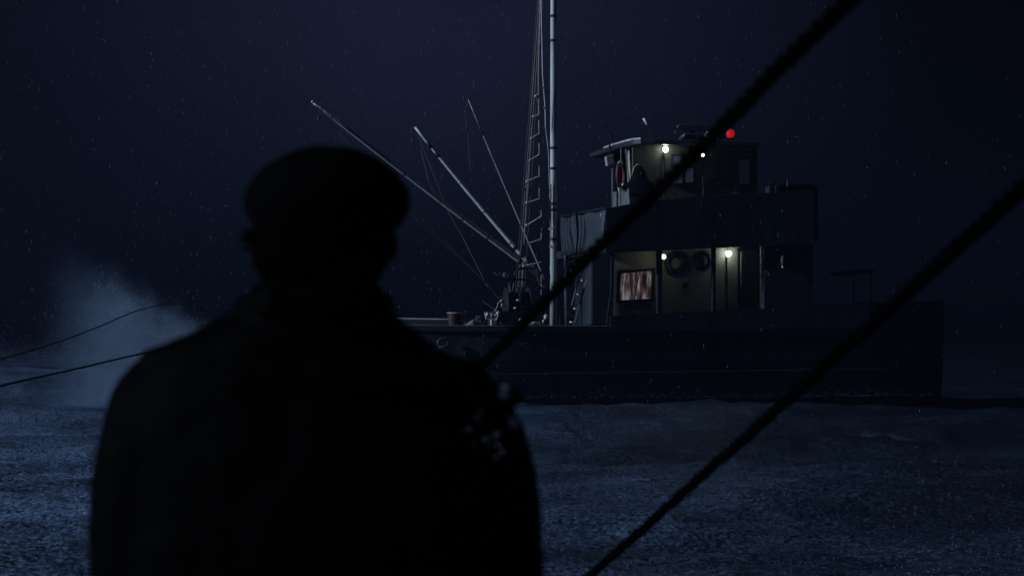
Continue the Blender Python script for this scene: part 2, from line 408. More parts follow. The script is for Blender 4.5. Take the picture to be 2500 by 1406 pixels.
# round rings hung on the wall
def lifebuoy(c, Rr, r, a1, a2, m, label, bands=None, grp=None):
    t = thing('lifebuoy', label, 'lifebuoy', c, grp)
    mb = MB(); mb.torus(c, Rr, r, a1, a2, 36, 12); mb.build('ring', m, t, smooth=True)
    for k in range(4):
        a = k*math.pi/2+.4
        mb = MB(); mb.torus(c, Rr, r*1.06, a1, a2, 6, 12, a-.22, a+.22); mb.build('band', bands or 'white', t, smooth=True)
    mb = MB(); mb.torus(c, Rr+r*1.15, .012, a1, a2, 30, 6); mb.build('grab_line', 'wire', t, smooth=True)
    return t
dkring = mat('dark_ring_rubber', (.022, .024, .030), .45, var=.3); dkband = mat('dark_ring_band', (.06, .065, .075), .4)
ZZ = Vector((0, 0, 1))
lifebuoy(V(1648, 642, OW-.085), .215, .072, U, ZZ, dkring, 'dark ring hung on the deckhouse wall just right of the small lamp', dkband, 'dark rings on the deckhouse wall')
lifebuoy(V(1714, 637, OW-.085), .20, .06, U, ZZ, mat('dull_ring_rubber', (.035, .030, .028), .6, var=.4), 'fainter dark ring further right, beside the second passage post', dkband, 'dark rings on the deckhouse wall')
# yellow sign plate, small
mb = MB(); quad(mb, 1667, 709, 1684, 718, OW-.02, OW-.003); pl = mb.build('sign_plate', mat('dull_yellow_plate', (.30, .27, .06), .5, var=.5, scale=20), ship)
mb = MB(); quad(mb, 1668, 689, 1682, 705, OW-.015, OW-.003); mb.build('locker_lid', mat('dull_red_lid', (.05, .028, .022), .6), ship)
# unlit bulkhead fitting on the aft plating
fx = MB(); fx.ball(V(1911, 637, -.02), (.055, .05, .16), 12); fx = fx.build('bulkhead_fitting', mat('dull_brown_fitting', (.10, .06, .045), .5), ship, smooth=True)
mb = MB(); mb.ball(V(1911, 652, -.05), (.03, .03, .03), 8); mb.build('fitting_cap', 'floatw', fx, smooth=True)

# --- boat deck slab with solid dark bulwark round it
mb = MB()
sa, sb = SS(1480), SS(1985)
zt = lambda s: zb(s)+.20
mb.prism([W(sa, 0, zb(sa)+.002), W(sb, 0, zb(sb)+.002), W(sb, 0, zt(sb)), W(sa, 0, zt(sa))], N*5.6)
mb.build('boat_deck', 'deckpaint', ship)
# near, far, after bulwark
ztop = lambda px: V(px, 0, 0)
mb = MB()
npts = [V(1478, 513), V(1540, 500), V(1600, 492), V(1700, 482), V(1860, 474), V(1985, 470), Vz(1985, zb(sb)-.03, 0), Vz(1478, zb(sa)-.03, 0)]
mb.prism([p-N*.07 for p in npts], N*.068); mb.build('boat_deck_bulwark', 'hull', ship)
mb = MB(); mb.prism([p+N*5.602 for p in npts], N*.06); mb.build('boat_deck_bulwark', 'hull', ship)
mb = MB(); mb.tube([p-N*.035+Vector((0, 0, .012)) for p in npts[:6]], .02, 6); mb.build('rail', 'dark', ship)
# canvas dodger: the slanting front of the boat deck, lit by the moon
tl, tr, br, bl = V(1371, 531, 4.6), V(1478, 512, -.02), V(1478, 600, -.02), V(1371, 622, 4.6)
mb = MB(); NXc, NYc = 14, 8
g = [[None]*(NYc+1) for _ in range(NXc+1)]
dn = (tr-tl).cross(ZZ).normalized()
for i in range(NXc+1):
    for j in range(NYc+1):
        f, h = i/NXc, j/NYc; p = (tl*(1-f)+tr*f)*(1-h)+(bl*(1-f)+br*f)*h
        g[i][j] = p+dn*(.05*math.sin(f*9)*math.sin(h*3.1)+.02*math.sin(f*23+h*5))-ZZ*(.05*math.sin(f*math.pi*3)**2*(1-h))
for i in range(NXc):
    for j in range(NYc): mb.face([g[i][j], g[i+1][j], g[i+1][j+1], g[i][j+1]])
bmesh.ops.remove_doubles(mb.bm, verts=mb.bm.verts, dist=1e-4)
cv = mb.build('canvas_dodger', 'canvas', ship, smooth=True)
sm = cv.modifiers.new('thick', 'SOLIDIFY'); sm.thickness = .02
mb = MB(); mb.tube([tl+ZZ*.04, tr+ZZ*.04], .028, 6); mb.tube([bl-ZZ*.02, br-ZZ*.02], .04, 6); mb.build('dodger_frame', 'dark', cv)
mb = MB(); mb.tube([V(1469, 522, .3), V(1473, 588, .3)], .034, 8); mb.build('dodger_post', 'white', ship, smooth=True)
# support posts under the dodger and the sloping ladder
mb = MB(); mb.tube([V(1381, 622, 4.0), V(1382, 700, 4.0), V(1385, 800, 4.0)], [.045, .055, .065], 8); mb.build('post', mat('dim_post_paint', (.11, .11, .12), .5), ship, smooth=True)
mb = MB(); mb.tube([V(1450, 655, 1.6), V(1452, 800, 1.6)], .03, 8); mb.build('post', 'dark', ship, smooth=True)
lad = MB(); lad.tube([V(1396, 745, 3.2), V(1424, 640, 2.6)], .028, 6); lad.tube([V(1400, 800, 3.2), V(1438, 660, 2.6)], .028, 6); lad = lad.build('ladder', mat('ladder_paint', (.17, .18, .20), .5, var=.4), ship)
for x, y in ((1400, 786), (1409, 753), (1418, 718), (1428, 684), (1402, 660)):
    mb = MB(); mb.prism([V(x-5, y-2, 3), V(x+6, y-2, 3), V(x+6, y+2, 3), V(x-5, y+2, 3)], N*.22); mb.build('rung', 'mast', lad)
mb = MB(); mb.tube([V(1383, 762, 3.0), V(1412, 781, 3.0)], .012, 6); mb.build('brace', 'wire', ship)
# blue sheet glimpsed by the corner
t = MB(); t.prism([V(1449, 688, 1.55), V(1451, 705, 1.55), V(1450, 727, 1.55), V(1446, 715, 1.55), V(1444, 703, 1.55)], U*.015+N*.08)
tag(t.build('tarpaulin', mat('bright_blue_sheet', (.06, .25, .75), .35, var=.25, scale=8), None), 'narrow bright blue sheet hanging at the forward corner of the deckhouse', 'tarpaulin')

# --- wheelhouse
OWH = 1.3
def zq(px, py, o): return V(px, py, o).z
fl = zt(SS(1560, OWH))
zr = V(1600, 349, .9).z                          # underside of the roof
wl, wr = 1545, 1848
A = Vz(wl, 0, OWH); B = Vz(wr, 0, OWH)
def lift(p, z): q = p.copy(); q.z = z; return q
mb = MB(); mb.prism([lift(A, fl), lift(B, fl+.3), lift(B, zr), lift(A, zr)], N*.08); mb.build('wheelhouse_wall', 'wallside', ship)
C_ = Vz(1496, 0, 3.4); D_ = Vz(1496, 0, 4.9); 
# slanting fore side: opening above a low panel, corner post
mb = MB(); zc = zq(1496, 470, 3.4)
mb.prism([lift(C_, fl), lift(A, fl), lift(A, zc), lift(C_, zc)], N*.07); mb.build('front_panel', mat('front_panel_paint', (.22, .22, .20), .5, var=.35, scale=4, stretch=(1, 1, .3)), ship)
mb = MB(); mb.tube([lift(C_, fl), lift(C_, zr)], .032, 8); mb.build('front_post', mat('front_post_paint', (.12, .13, .16), .5), ship, smooth=True)
mb = MB(); mb.prism([V(1527, 358, 1.9), V(1536, 358, 1.9), V(1540, 445, 1.6), V(1534, 445, 1.6), V(1530, 392, 1.9)], N*.07); mb.build('front_post', 'wall', ship)
mb = MB(); B2 = B+N*3.6
mb.prism([lift(B, fl), lift(B2, fl), lift(B2, zr), lift(B, zr)], -U*.07)
mb.prism([lift(D_, fl), lift(B2, fl+.3), lift(B2, zr), lift(D_, zr)], N*.07)
mb.build('wheelhouse_shell', 'hull', ship)
mb = MB(); quad(mb, 1500, 375, 1545, 480, 4.1, 4.15); mb.build('inner_bulkhead', 'dark', ship)
# roof
mb = MB()
rp_ = [V(1475, 374, 3.6), V(1490, 368, 2.9), V(1508, 361, 2.2), V(1528, 352, 1.5), V(1545, 346, 1.0), V(1565, 341, .8), V(1600, 340, .75), V(1700, 341, .75), V(1855, 346, .75)]
zz_ = V(1600, 340, .75).z
rp_ = [lift(p, zz_) for p in rp_]
rp_ += [rp_[-1]+N*4.4, rp_[0]+N*1.6]
mb.prism(rp_, (0, 0, -.13)); roof = mb.build('roof', mat('roof_paint', (.05, .055, .07), .35, var=.4), ship, bevel=.02)
mb = MB(); mb.tube([lift(p, zz_+.01) for p in rp_[:6]], .028, 6); mb.build('roof_edge', 'mast', roof)
# wheelhouse windows
def window(c4, o, m='glass', fm='dark', fw=.035, parent=ship, nm='window'):
    f = MB(); ringframe(f, c4, o-.05, fw, .045); f = f.build(nm, fm, parent)
    x0 = c4[0][0]; 
    g = MB(); g.prism([V(x, y, o-.02) for x, y in c4], N*.012); g.build('pane', m, f); return f
pane1 = mat('glow_blue_pane', (.22, .24, .34), .25, var=.3, emit=(.018, .020, .034), es=1.0)  # faint glow added to the wheelhouse panes to lift their blue
window([(1640, 377), (1668, 376), (1668, 450), (1640, 452)], OWH, pane1)
window([(1672, 408), (1695, 407), (1695, 448), (1672, 449)], OWH, pane1)
window([(1803, 387), (1833, 386), (1831, 452), (1803, 454)], OWH, mat('dim_pane', (.14, .15, .22), .3, var=.3, emit=(.004, .0045, .010), es=1.0))
conduit(1621, 372, 485, OWH-.09, .026); conduit(1716, 384, 480, OWH-.09, .018)
# roof gear
rz = zz_
def roofpt(px, o): return lift(V(px, 0, o), rz)
rad = MB(); rad.prism([V(1655, 306, 2.2), V(1664, 303, 2.2), V(1724, 305, 2.2), V(1726, 312, 2.2), V(1718, 319, 2.2), V(1690, 320, 2.2), V(1669, 318, 2.2), V(1655, 312, 2.2)], N*.16)
rad = rad.build('radar', 'canvas', ship, bevel=.02)
mb = MB(); mb.tube([V(1690, 320, 2.28), V(1690, 328, 2.28)], .07, 10); mb.build('radar_pedestal', 'dark', rad)
mb = MB(); mb.prism([V(1672, 327, 2.1), V(1712, 327, 2.1), V(1714, 340, 2.1), V(1666, 340, 2.1)], N*.4); mb.build('radar_base', 'canvas', rad, bevel=.015)
mb = MB(); mb.prism([V(1672, 327, 2.09), V(1675, 327, 2.09), V(1670, 339, 2.09), V(1666, 339, 2.09)], N*.01-U*.03); mb.build('base_edge', 'white', rad)
dm = MB(); dm.ball(V(1727, 333, 1.8), (.10, .10, .11), 14); dm = dm.build('horn', 'canvas', ship, smooth=True)
mb = MB(); mb.torus(V(1729, 327, 1.75), .05, .018, U, ZZ, 14, 6); mb.build('horn_rim', 'white', dm, smooth=True)
lt = thing('x', '', '', W(0, 0, 0)); COL.objects.unlink(lt); bpy.data.objects.remove(lt)
rl = MB(); rl.tube([V(1783, 341, 1.6), V(1783, 337, 1.6)], .10, 14); rl = rl.build('red_lamp', 'dark', ship, smooth=False)
mb = MB(); mb.ball(V(1783, 327, 1.6), (.115, .115, .125), 18); mb.build('red_lens', 'redlamp', rl, smooth=True)
mb = MB(); quad(mb, 1755, 333, 1770, 341, 1.5, 1.7); mb.build('lamp_box', 'canvas', rl)
an = MB(); an.tube([V(1558, 272, 2.0), V(1570, 289, 2.0)], [.008, .018], 8); an.tube([V(1582, 303, 2.0), V(1590, 341, 2.0)], .010, 6); an = an.build('whip_antenna', 'dark', ship)
mb = MB(); mb.tube([V(1570, 289, 2.0), V(1575, 295, 2), V(1581, 303, 2.0), V(1582, 305, 2.0)], [.022, .042, .055, .03], 10); mb.build('insulator', mat('white_ceramic', (1, 1, 1), .15, var=0), an, smooth=True)
mb = MB(); mb.tube([V(1476, 312, 3.0), V(1488, 324, 3.0), V(1506, 362, 3.0)], [.02, .03, .015], 6); mb.build('whip_antenna', 'canvas', ship)
# floodlight housing under the roof edge
fl_ = MB(); fl_.prism([V(1480, 382, 3.3), V(1493, 378, 3.3), V(1500, 393, 3.3), V(1497, 400, 3.3), V(1489, 404, 3.3), V(1483, 405, 3.3)], N*.22); fl_ = fl_.build('floodlight', mat('floodlight_shell', (.50, .52, .50), .4, var=.3, scale=12), ship, bevel=.01)
mb = MB(); mb.tube([V(1489, 381, 3.35), V(1489, 370, 3.35)], .012, 6); mb.build('bracket', 'dark', fl_)
# lifebuoy on the front, seen nearly edge on: orange with pale ends
lb_a = (C_-A).normalized()
cc = V(1516, 428, 2.05); t = thing('lifebuoy', 'red and white lifebuoy hung up at the open front of the wheelhouse', 'lifebuoy', cc)
Rr = .33
def edge_ring(mb, a0, a1, r):
    ax1 = (U*.52+N*.854).normalized(); mb.torus(cc, Rr, r, ax1, ZZ, 26, 10, a0, a1)
mb = MB(); edge_ring(mb, 0, 2*math.pi, .052); mb.build('ring', 'orange', t, smooth=True)
for a in (1.15, 1.75, 4.3, 5.1):
    mb = MB(); edge_ring(mb, a, a+.38, .056); mb.build('band', 'white', t, smooth=True)
mb = MB(); mb.tube([cc+ZZ*.38, lift(cc, zr)], .012, 6); mb.build('strap', 'wire', t)
cl = MB(); cl.tube([V(1511, 448, 2.3), V(1512, 462, 2.2), V(1513, 476, 2.2)], [.05, .04, .008], 6); tag(cl.build('white_rag', 'white', None, smooth=True), 'white rag hanging below the red and white lifebuoy', 'rag')
# boxes on the boat deck aft
tz = MB(); tz.prism([V(1879, 447, .5), V(1898, 444, .5), V(1898, 472, .5), V(1879, 473, .5)], N*.35); vb = tz.build('ventilator_box', 'dark', ship)
mb = MB(); quad(mb, 1893, 445, 1898, 471, .49, .47); quad(mb, 1879, 446, 1893, 449, .49, .47); mb.build('box_edge', 'canvas', vb)
mb = MB(); mb.tube([V(1921, 475, .6), V(1923, 445, .6), V(1921, 437, .6)], .02, 6); mb.build('vent_pipe', 'canvas', ship)
mb = MB(); mb.tube([V(1868, 473, -.02), V(1900, 472, -.02)], .015, 6); mb.build('rail_cap', 'mast', ship)
# funnel and after deck gear, barely seen
mb = MB(); c = W(6.2, 2.8, 4.3); mb.loft([[c+Vector((math.cos(a)*.55*f, math.sin(a)*.4*f, h)) for a in [k*math.pi/10 for k in range(20)]] for f, h in ((1, 0), (1, 1.4), (.92, 1.5))]); mb.build('funnel', 'hull', ship, smooth=False)
mb = MB(); mb.prism([V(2075, 662, 1.0), V(2140, 655, 1.0), V(2135, 664, 1.0), V(2080, 672, 1.0)], N*1.5)
for x in (2085, 2128):
    mb.tube([V(x, 664, 1.4), V(x, 800, 1.4)], .02, 6)
mb.build('net_table', 'hull', ship)

# --- deck lamps: glass globe on each, the only lit fittings
def lamp(px, py, o, r, m, wall_o):
    c = V(px, py, o)
    h = MB(); h.tube([c+N*(wall_o-o), c+N*(r+.01)], [.05, .035], 10); h.tube([c+ZZ*(r+.005), c+ZZ*(r+.03)], [r*.7, r*.35], 12); h.tube([c-N*.0+ZZ*(r+.02), c+N*(r+.02)+ZZ*(r+.02), c+N*(wall_o-o)+ZZ*.02], .012, 6)
    h = h.build('deck_lamp', 'dark', ship)
    g = MB(); g.ball(c, r, 16); g.build('lamp_globe', m, h, smooth=True)
lamp(1625, 365, OWH-.17, .078, 'lampglass', OWH); lamp(1716, 379, .45, .045, 'lampwarm', OWH)
lamp(1620, 627, .30, .062, 'lampwarm', OW); lamp(1779, 619, OW-.16, .075, 'lampglass', OW)

# --- mast, ladder and shrouds
MO = 2.8
mt = MB(); ys = [800, 650, 640, 400, 182, 0, -330]
mt.tube([V(1351+(0 if y > 300 else 0), y, MO) for y in ys], [.098, .092, .090, .087, .083, .078, .05], 14)
mast = mt.build('mast', 'mast', ship, smooth=True)
for y, dx in ((362, 0), (412, 0), (498, -1), (513, 1), (584, 0), (655, 0), (100, 0), (40, 0)):
    mb = MB(); mb.tube([V(1351, y-3, MO), V(1351, y+3, MO)], .095, 12); mb.build('mast_band', 'dark' if y < 640 else 'mast', mast)
mb = MB(); mb.tube([V(1347, 320, MO-.10), V(1356, 182, MO-.10), V(1358, 60, MO-.1)], .012, 6); mb.tube([V(1345, 450, MO-.1), V(1345, 590, MO-.1)], .018, 6); mb.build('halyard', 'tarred', mast)
for (x0, y0, x1, y1) in ((1340, 560, 1352, 556), (1342, 600, 1349, 606)):
    mb = MB(); mb.tube([V(x0, y0, MO-.12), V(x1, y1, MO-.12)], .03, 6); mb.build('cleat', 'mast', mast)
mb = MB(); mb.tube([V(1280, -200, MO), V(1420, -200, MO)], .04, 8); mb.build('crosstree', 'mast', mast)
ropew = mat('grey_wire_bundle', (.15, .13, .12), .6, var=.4, scale=8); ropeb = mat('dim_wire', (.07, .07, .075), .6)
for i, (x0, x1, yb, oo, r_) in enumerate(((1299, 1259, 700, 4.6, .014), (1304, 1265, 700, 4.3, .022), (1309, 1273, 700, 4.0, .022), (1314, 1281, 700, 3.7, .012), (1302, 1268, 700, 5.0, .014))):
    top = V(1336+i*3, -330, MO); k = V(x0, 182, MO-.15)
    mb = MB(); mb.tube([top, V(x0, 182, (MO+oo)/2), V(x1, yb, oo), V(x1-4, 798, 5.3)], r_, 6); mb.build('shroud', ropew if i in (1, 2) else ropeb, ship)
lad = MB(); lad.tube([V(1322, 182, 2.4), V(1313, 290, 2.4), V(1300, 300, 2.4), V(1288, 440, 2.4), V(1285, 495, 2.4), V(1279, 590, 2.4), V(1276, 700, 2.4)][2:], .014, 6)
lad.tube([V(1322, -100, 2.4), V(1315, 182, 2.4), V(1316, 300, 2.4), V(1317, 400, 2.4), V(1317, 480, 2.4), V(1322, 520, 2.4), V(1322, 720, 2.4)], .024, 6)
lad = lad.build('mast_ladder', mat('ladder_line', (.24, .24, .25), .5, var=.6, scale=5), ship)
for (x0, y0, x1, y1) in ((1297, 338, 1314, 328), (1294, 391, 1316, 378), (1287, 443, 1312, 432), (1286, 495, 1316, 486), (1286, 550, 1322, 528), (1280, 598, 1320, 584), (1302, 285, 1316, 280), (1308, 235, 1316, 230), (1278, 650, 1321, 640)):
    mb = MB(); mb.tube([V(x0, y0, 2.38), V(x1, y1, 2.38)], .020, 6); mb.ball(V(x0, y0, 2.36), .035, 8); mb.build('rung', 'mast', lad)
sl = MB(); sl.tube([V(1320, -50, 2.3), V(1325, 182, 2.3), V(1331, 262, 2.3), V(1332, 310, 2.3), V(1339, 372, 2.3), V(1346, 600, 2.5)], [.014, .02, .018, .014, .012, .008], 6); sl = sl.build('signal_halyard', 'mast', ship)
for x, y in ((1327, 214), (1330, 263), (1332, 312)):
    mb = MB(); mb.ball(V(x, y, 2.28), (.045, .04, .03), 8); mb.build('clip', 'wire', sl)

# --- booms
def lerp(a, b, f): return a*(1-f)+b*f
def boom(p0, p1, r0, r1, m, bands, label=None):
    n = 14; sag = .04
    mb = MB(); mb.tube([lerp(p0, p1, k/n)-ZZ*sag*math.sin(math.pi*k/n) for k in range(n+1)], [r0*1.0+(r1-r0)*k/n for k in range(n+1)], 10)
    o = mb.build('boom', m, ship, smooth=True)
    if label: o['label'] = label
    for f0, f1 in bands:
        a = lerp(p0, p1, f0)-ZZ*sag*math.sin(math.pi*f0); b = lerp(p0, p1, f1)-ZZ*sag*math.sin(math.pi*f1); r = r0+(r1-r0)*f0+.006
        mb = MB(); mb.tube([a, b], r, 10); mb.build('boom_sleeve', 'dark', o, smooth=True)
    return o
def block(parent, c, r=.06):
    mb = MB(); mb.ball(c, (r*.6, r*.5, r), 10); mb.tube([c+ZZ*r, c+ZZ*(r+.06)], .012, 6); mb.tube([c-ZZ*r, c-ZZ*(r+.05)], .015, 6); mb.build('pulley_block', 'canvas', parent, smooth=True)
b1a, b1b = V(1310, 667, 2.55), V(765, 252, 1.6)
dimboom = mat('dull_boom', (.22, .22, .23), .4, var=.3)
bm1 = boom(b1a, b1b, .074, .028, 'boom', [(.07, .085), (.225, .229), (.34, .343), (.44, .442), (.60, .606)], 'longest boom, lowest raked and brightest near its foot')
mb = MB(); mb.tube([lerp(b1a, b1b, .66), lerp(b1a, b1b, .992)], [.045, .03], 10); mb.build('boom_sleeve', dimboom, bm1, smooth=True)
mb = MB(); mb.ball(V(763, 249, 1.6), .035, 10); mb.build('boom_cap', 'floatw', bm1, smooth=True)
b2a, b2b = V(1306, 661, 2.8), V(1013, 311, 3.4)
bm2 = boom(b2a, b2b, .062, .034, 'boom', [(.05, .075), (.10, .125), (.155, .175), (.20, .205), (.42, .424), (.62, .623), (.80, .83), (.86, .90)], 'middle boom with broken white bands')
b3a, b3b = V(1330, 682, 3.0), V(1143, 243, 4.6)
bm3 = boom(b3a, b3b, .022, .018, mat('thin_boom', (.34, .34, .34), .35, var=.4), [(.80, .87), (.5, .505), (.3, .31)], 'thin steep dark boom nearest the mast')
for px, py, o, pr in ((785, 262, 1.6, bm1), (810, 286, 1.6, bm1), (778, 290, 1.6, bm1), (1040, 278, 3.4, bm2), (1005, 322, 3.4, bm2), (1007, 345, 3.4, bm2), (1030, 372, 3.4, bm2), (1158, 208, 4.6, bm3), (1133, 240, 4.6, bm3), (1136, 273, 4.6, bm3), (1140, 312, 4.6, bm3)):
    block(pr, V(px, py, o), .055)
def wire(name, pts, r, parent, m='wire', seg=5):
    mb = MB(); mb.tube(pts, r, seg); return mb.build(name, m, parent)
wire('tackle', [b1b, V(790, 275, 1.6), V(778, 290, 1.6)], .010, bm1, 'tarred'); wire('tackle', [b2b, V(1005, 325, 3.4), V(1008, 350, 3.4), V(1030, 372, 3.4), V(1032, 390, 3.4)], .010, bm2, ropeb)
wire('tackle', [b3b, V(1158, 208, 4.6)], .010, bm3, ropeb); wire('tackle', [b3b, V(1136, 275, 4.6), V(1142, 320, 4.6), V(1148, 420, 4.6)], .008, bm3, ropeb)
wire('tackle', [V(1030, 372, 3.4), V(1045, 440, 3.2), V(1075, 500, 3.0)], .009, bm2, ropeb)
# falls running down to the winch
ropec = mat('dim_rope', (.10, .105, .105), .6)
wire('fall', [b1b, V(1000, 524, 1.9), V(1080, 590, 1.95), V(1190, 693, 2.0), V(1222, 735, 2.0)], .013, ship, ropec)
wire('fall', [b1b, V(1003, 520, 1.8), V(1085, 585, 1.85), V(1185, 690, 1.9), V(1218, 728, 1.95)], .010, ship, ropec)
wire('fall', [b2b, V(1095, 518, 3.0), V(1130, 580, 2.8), V(1185, 690, 2.2), V(1190, 700, 2.1)], .010, ship, ropec)
wire('fall', [V(1178, 735, 2.2), V(1215, 760, 2.0), V(1240, 778, 1.8)], .012, ship, ropec)
# --- winch and crane gear amidships
wn = MB(); wn.tube([V(1236, 742, 1.7), V(1285, 740, 1.7)], .30, 18); wn = wn.build('winch_drum', 'dark', ship)
for x in (1234, 1262, 1288):
    mb = MB(); mb.tube([V(x, 741, 1.7), V(x+3, 741, 1.7)], .42, 20); mb.build('winch_flange', 'dark', wn)
mb = MB(); mb.prism([V(1215, 760, 1.3), V(1300, 758, 1.3), V(1310, 840, 1.3), V(1205, 840, 1.3)], N*1.1); mb.build('winch_bed', 'dark', wn)
mb = MB(); mb.tube([V(1245, 690, 2.2), V(1247, 720, 2.2), V(1252, 800, 2.2)], [.05, .06, .1], 8); mb.tube([V(1255, 690, 2), V(1258, 665, 2), V(1270, 655, 2), V(1310, 655, 2.4)], .03, 6); mb.tube([V(1205, 665, 2), V(1225, 678, 2), V(1245, 682, 2.1), V(1275, 682, 2.4), V(1320, 690, 2.7)], .028, 6); mb.build('winch_stand', 'dark', wn, smooth=True)
mb = MB(); mb.ball(V(1234, 672, 1.95), (.085, .06, .085), 14); mb.torus(V(1234, 672, 1.88), .07, .015, U, ZZ, 16, 6); mb.build('deck_light', mat('unlit_lamp', (.16, .17, .19), .25), ship, smooth=True)
mb = MB(); mb.tube([V(1225, 735, 1.9), V(1216, 740, 1.9), V(1213, 752, 1.9), V(1206, 762, 1.9)], .014, 6); mb.tube([V(1222, 733, 1.9), V(1226, 737, 1.9)], .05, 8); mb.tube([V(1226, 738, 1.9), V(1224, 750, 1.9)], .02, 6); mb.build('cargo_hook', 'mast', ship, smooth=True)
mb = MB(); mb.tube([V(1255, 690, 1.5), V(1252, 705, 1.5), V(1248, 720, 1.5), V(1250, 800, 1.5)], .02, 6); mb.build('davit', 'canvas', ship)
for x, y in ((1265, 733), (1258, 752), (1271, 780)):
    mb = MB(); mb.ball(V(x, y, 1.25), (.05, .04, .035), 8); mb.build('winch_knob', 'mast', wn, smooth=True)
mb = MB(); mb.tube([V(1285, 725, 1.6), V(1300, 720, 1.7), V(1318, 720, 1.8)], .013, 6); mb.build('winch_lever', 'canvas', wn)
mb = MB(); mb.tube([V(1312, 668, 2.8), V(1318, 690, 2.9), V(1330, 700, 2.9)], .05, 8); mb.build('gooseneck', 'rust', ship)
# --- loose gear on the foredeck
dr = thing('oil_drum', 'dull red drum standing at the forward rail', 'drum', V(1110, 800, .8))
cx = V(1111, 800, .9); zbot, ztp = ZD, V(1111, 764, .9).z
mb = MB()
mb.loft([[Vector((cx.x+math.cos(a)*r, cx.y+math.sin(a)*r, z)) for a in [k*math.pi/12 for k in range(24)]] for r, z in ((.2, zbot), (.2, zbot+.4), (.212, zbot+.42), (.2, zbot+.44), (.2, ztp-.03), (.21, ztp))]); mb.build('body', 'red', dr, smooth=False)
mb = MB(); mb.torus(Vector((cx.x, cx.y, ztp)), .2, .014, (1, 0, 0), (0, 1, 0), 24, 6); mb.build('rim', 'mast', dr, smooth=True)
def heap(name, label, cat, x0, x1, ytop, o, m, seed):
    rng = random.Random(seed); t = MB()
    for k in range(16):
        x = rng.uniform(x0, x1); f = 1-abs((x-(x0+x1)/2)/((x1-x0)/2)); y = 802-(802-ytop)*f*rng.uniform(.5, 1)
        t.ball(V(x, y+8, o+rng.uniform(-.3, .4)), (rng.uniform(.1, .2), .15, rng.uniform(.07, .15)), 8)
    for k in range(26):
        xa = rng.uniform(x0, x1); ya = rng.uniform(ytop, 800); xb = xa+rng.uniform(-14, 22); yb = min(800, ya+rng.uniform(5, 32))
        t.tube([V(xa, ya, o-.35), V((xa+xb)/2+rng.uniform(-4, 4), (ya+yb)/2-5, o-.4), V(xb, yb, o-.35)], .012, 5)
    mb = t; ob = mb.build(name, m, None, smooth=True)
    return tag(ob, label, cat)
heap('net_heap', 'heap of tangled net with pale ropes left of the winch', 'fishing net', 1140, 1180, 770, .75, 'netm', 3)
heap('net_heap', 'low dark heap of net between the winch and the mast foot', 'fishing net', 1270, 1335, 784, .9, 'netm', 5)
for i, (x, y, r, lab) in enumerate(((1190, 768, .05, 'leftmost white float in the cluster above the net heap'), (1200, 771, .055, 'second white float in the cluster above the net heap'), (1209, 772, .05, 'third and lowest white float of the cluster by the hook'), (1216, 765, .048, 'brightest small float, highest at the right of the cluster'), (1333, 774, .062, 'pale round float behind the rope near the mast foot'), (1327, 784, .035, 'small bright float under the pale one at the mast foot'))):
    ft = MB(); p = V(x, y, 1.0 if x > 1300 else 1.1); ft.ball(p, (r, r, r*1.15), 12); ft = ft.build('net_float', 'floatw', None, smooth=True); tag(ft, lab, 'float', 'net floats on the foredeck')
    mb = MB(); mb.torus(p+ZZ*r*1.2, r*.3, r*.12, U, ZZ, 10, 6); mb.build('eyelet', 'wire', ft)
# frame carrying the floats
mb = MB(); mb.tube([V(1183, 762, 1.2), V(1187, 778, 1.2), V(1210, 782, 1.2), V(1220, 762, 1.2)], .022, 6); mb.tube([V(1200, 780, 1.2), V(1200, 830, 1.2)], .04, 6); mb.tube([V(1220, 786, 1.2), V(1224, 790, 1.2), V(1221, 830, 1.2)], .02, 6); mb.build('float_rack', 'mast', ship)
t = MB(); t.prism([V(1288, 794, .5), V(1300, 790, .5), V(1306, 785, .5), V(1311, 788, .5), V(1311, 802, .5), V(1290, 802, .5)], N*.4); tag(t.build('fish_box', 'white', None, bevel=.01), 'pale fish box with a sloping top at the rail below the rope', 'fish box')

# ------------------------------------------------------------------ figures
def remesh(o, vox, sub=0):
    r = o.modifiers.new('remesh', 'REMESH'); r.mode = 'VOXEL'; r.voxel_size = vox; r.use_smooth_shade = True
    s_ = o.modifiers.new('smooth', 'SMOOTH'); s_.factor = .6; s_.iterations = 4
    return o
def ring(cx, cy, z, rx, ry, n=28, e=2.3):
    out = []
    for k in range(n):
        a = 2*math.pi*k/n; c, s = math.cos(a), math.sin(a)
        out.append(Vector((cx+rx*math.copysign(abs(c)**(2/e), c), cy+ry*math.copysign(abs(s)**(2/e), s), z)))
    return out
def interp(tab, y):
    for (a, va), (b, vb) in zip(tab, tab[1:]):
        if a <= y <= b:
            f = (y-a)/(b-a); return va+(vb-va)*f
    return tab[-1][1] if y > tab[-1][0] else tab[0][1]
def hand(mb, wrist, direction, fwd, side, sc=1.0):
    """palm, four bent fingers and a thumb leaving the side of the palm"""
    d = Vector(direction).normalized(); f = Vector(fwd).normalized(); lat = d.cross(f).normalized()
    k = wrist+d*.045*sc
    mb.ball(wrist+d*.045*sc, (.026*sc, .040*sc, .05*sc), 10)
    for i, L in enumerate((.060, .070, .066, .052)):
        b = wrist+d*.085*sc+f*(.030-.020*i)*sc
        m1 = b+d*L*.5*sc+lat*side*.006*sc; m2 = m1+d*L*.35*sc+lat*side*.022*sc
        mb.tube([b-d*.02*sc, m1, m2], [.0095*sc, .0088*sc, .0075*sc], 8); mb.ball(m2, .0078*sc, 8)
    th = wrist+d*.025*sc+f*.032*sc
    mb.tube([th, th+(d*.6+f*.8).normalized()*.034*sc, th+(d*.9+f*.45+lat*side*.3).normalized()*.064*sc], [.012*sc, .0105*sc, .008*sc], 8)

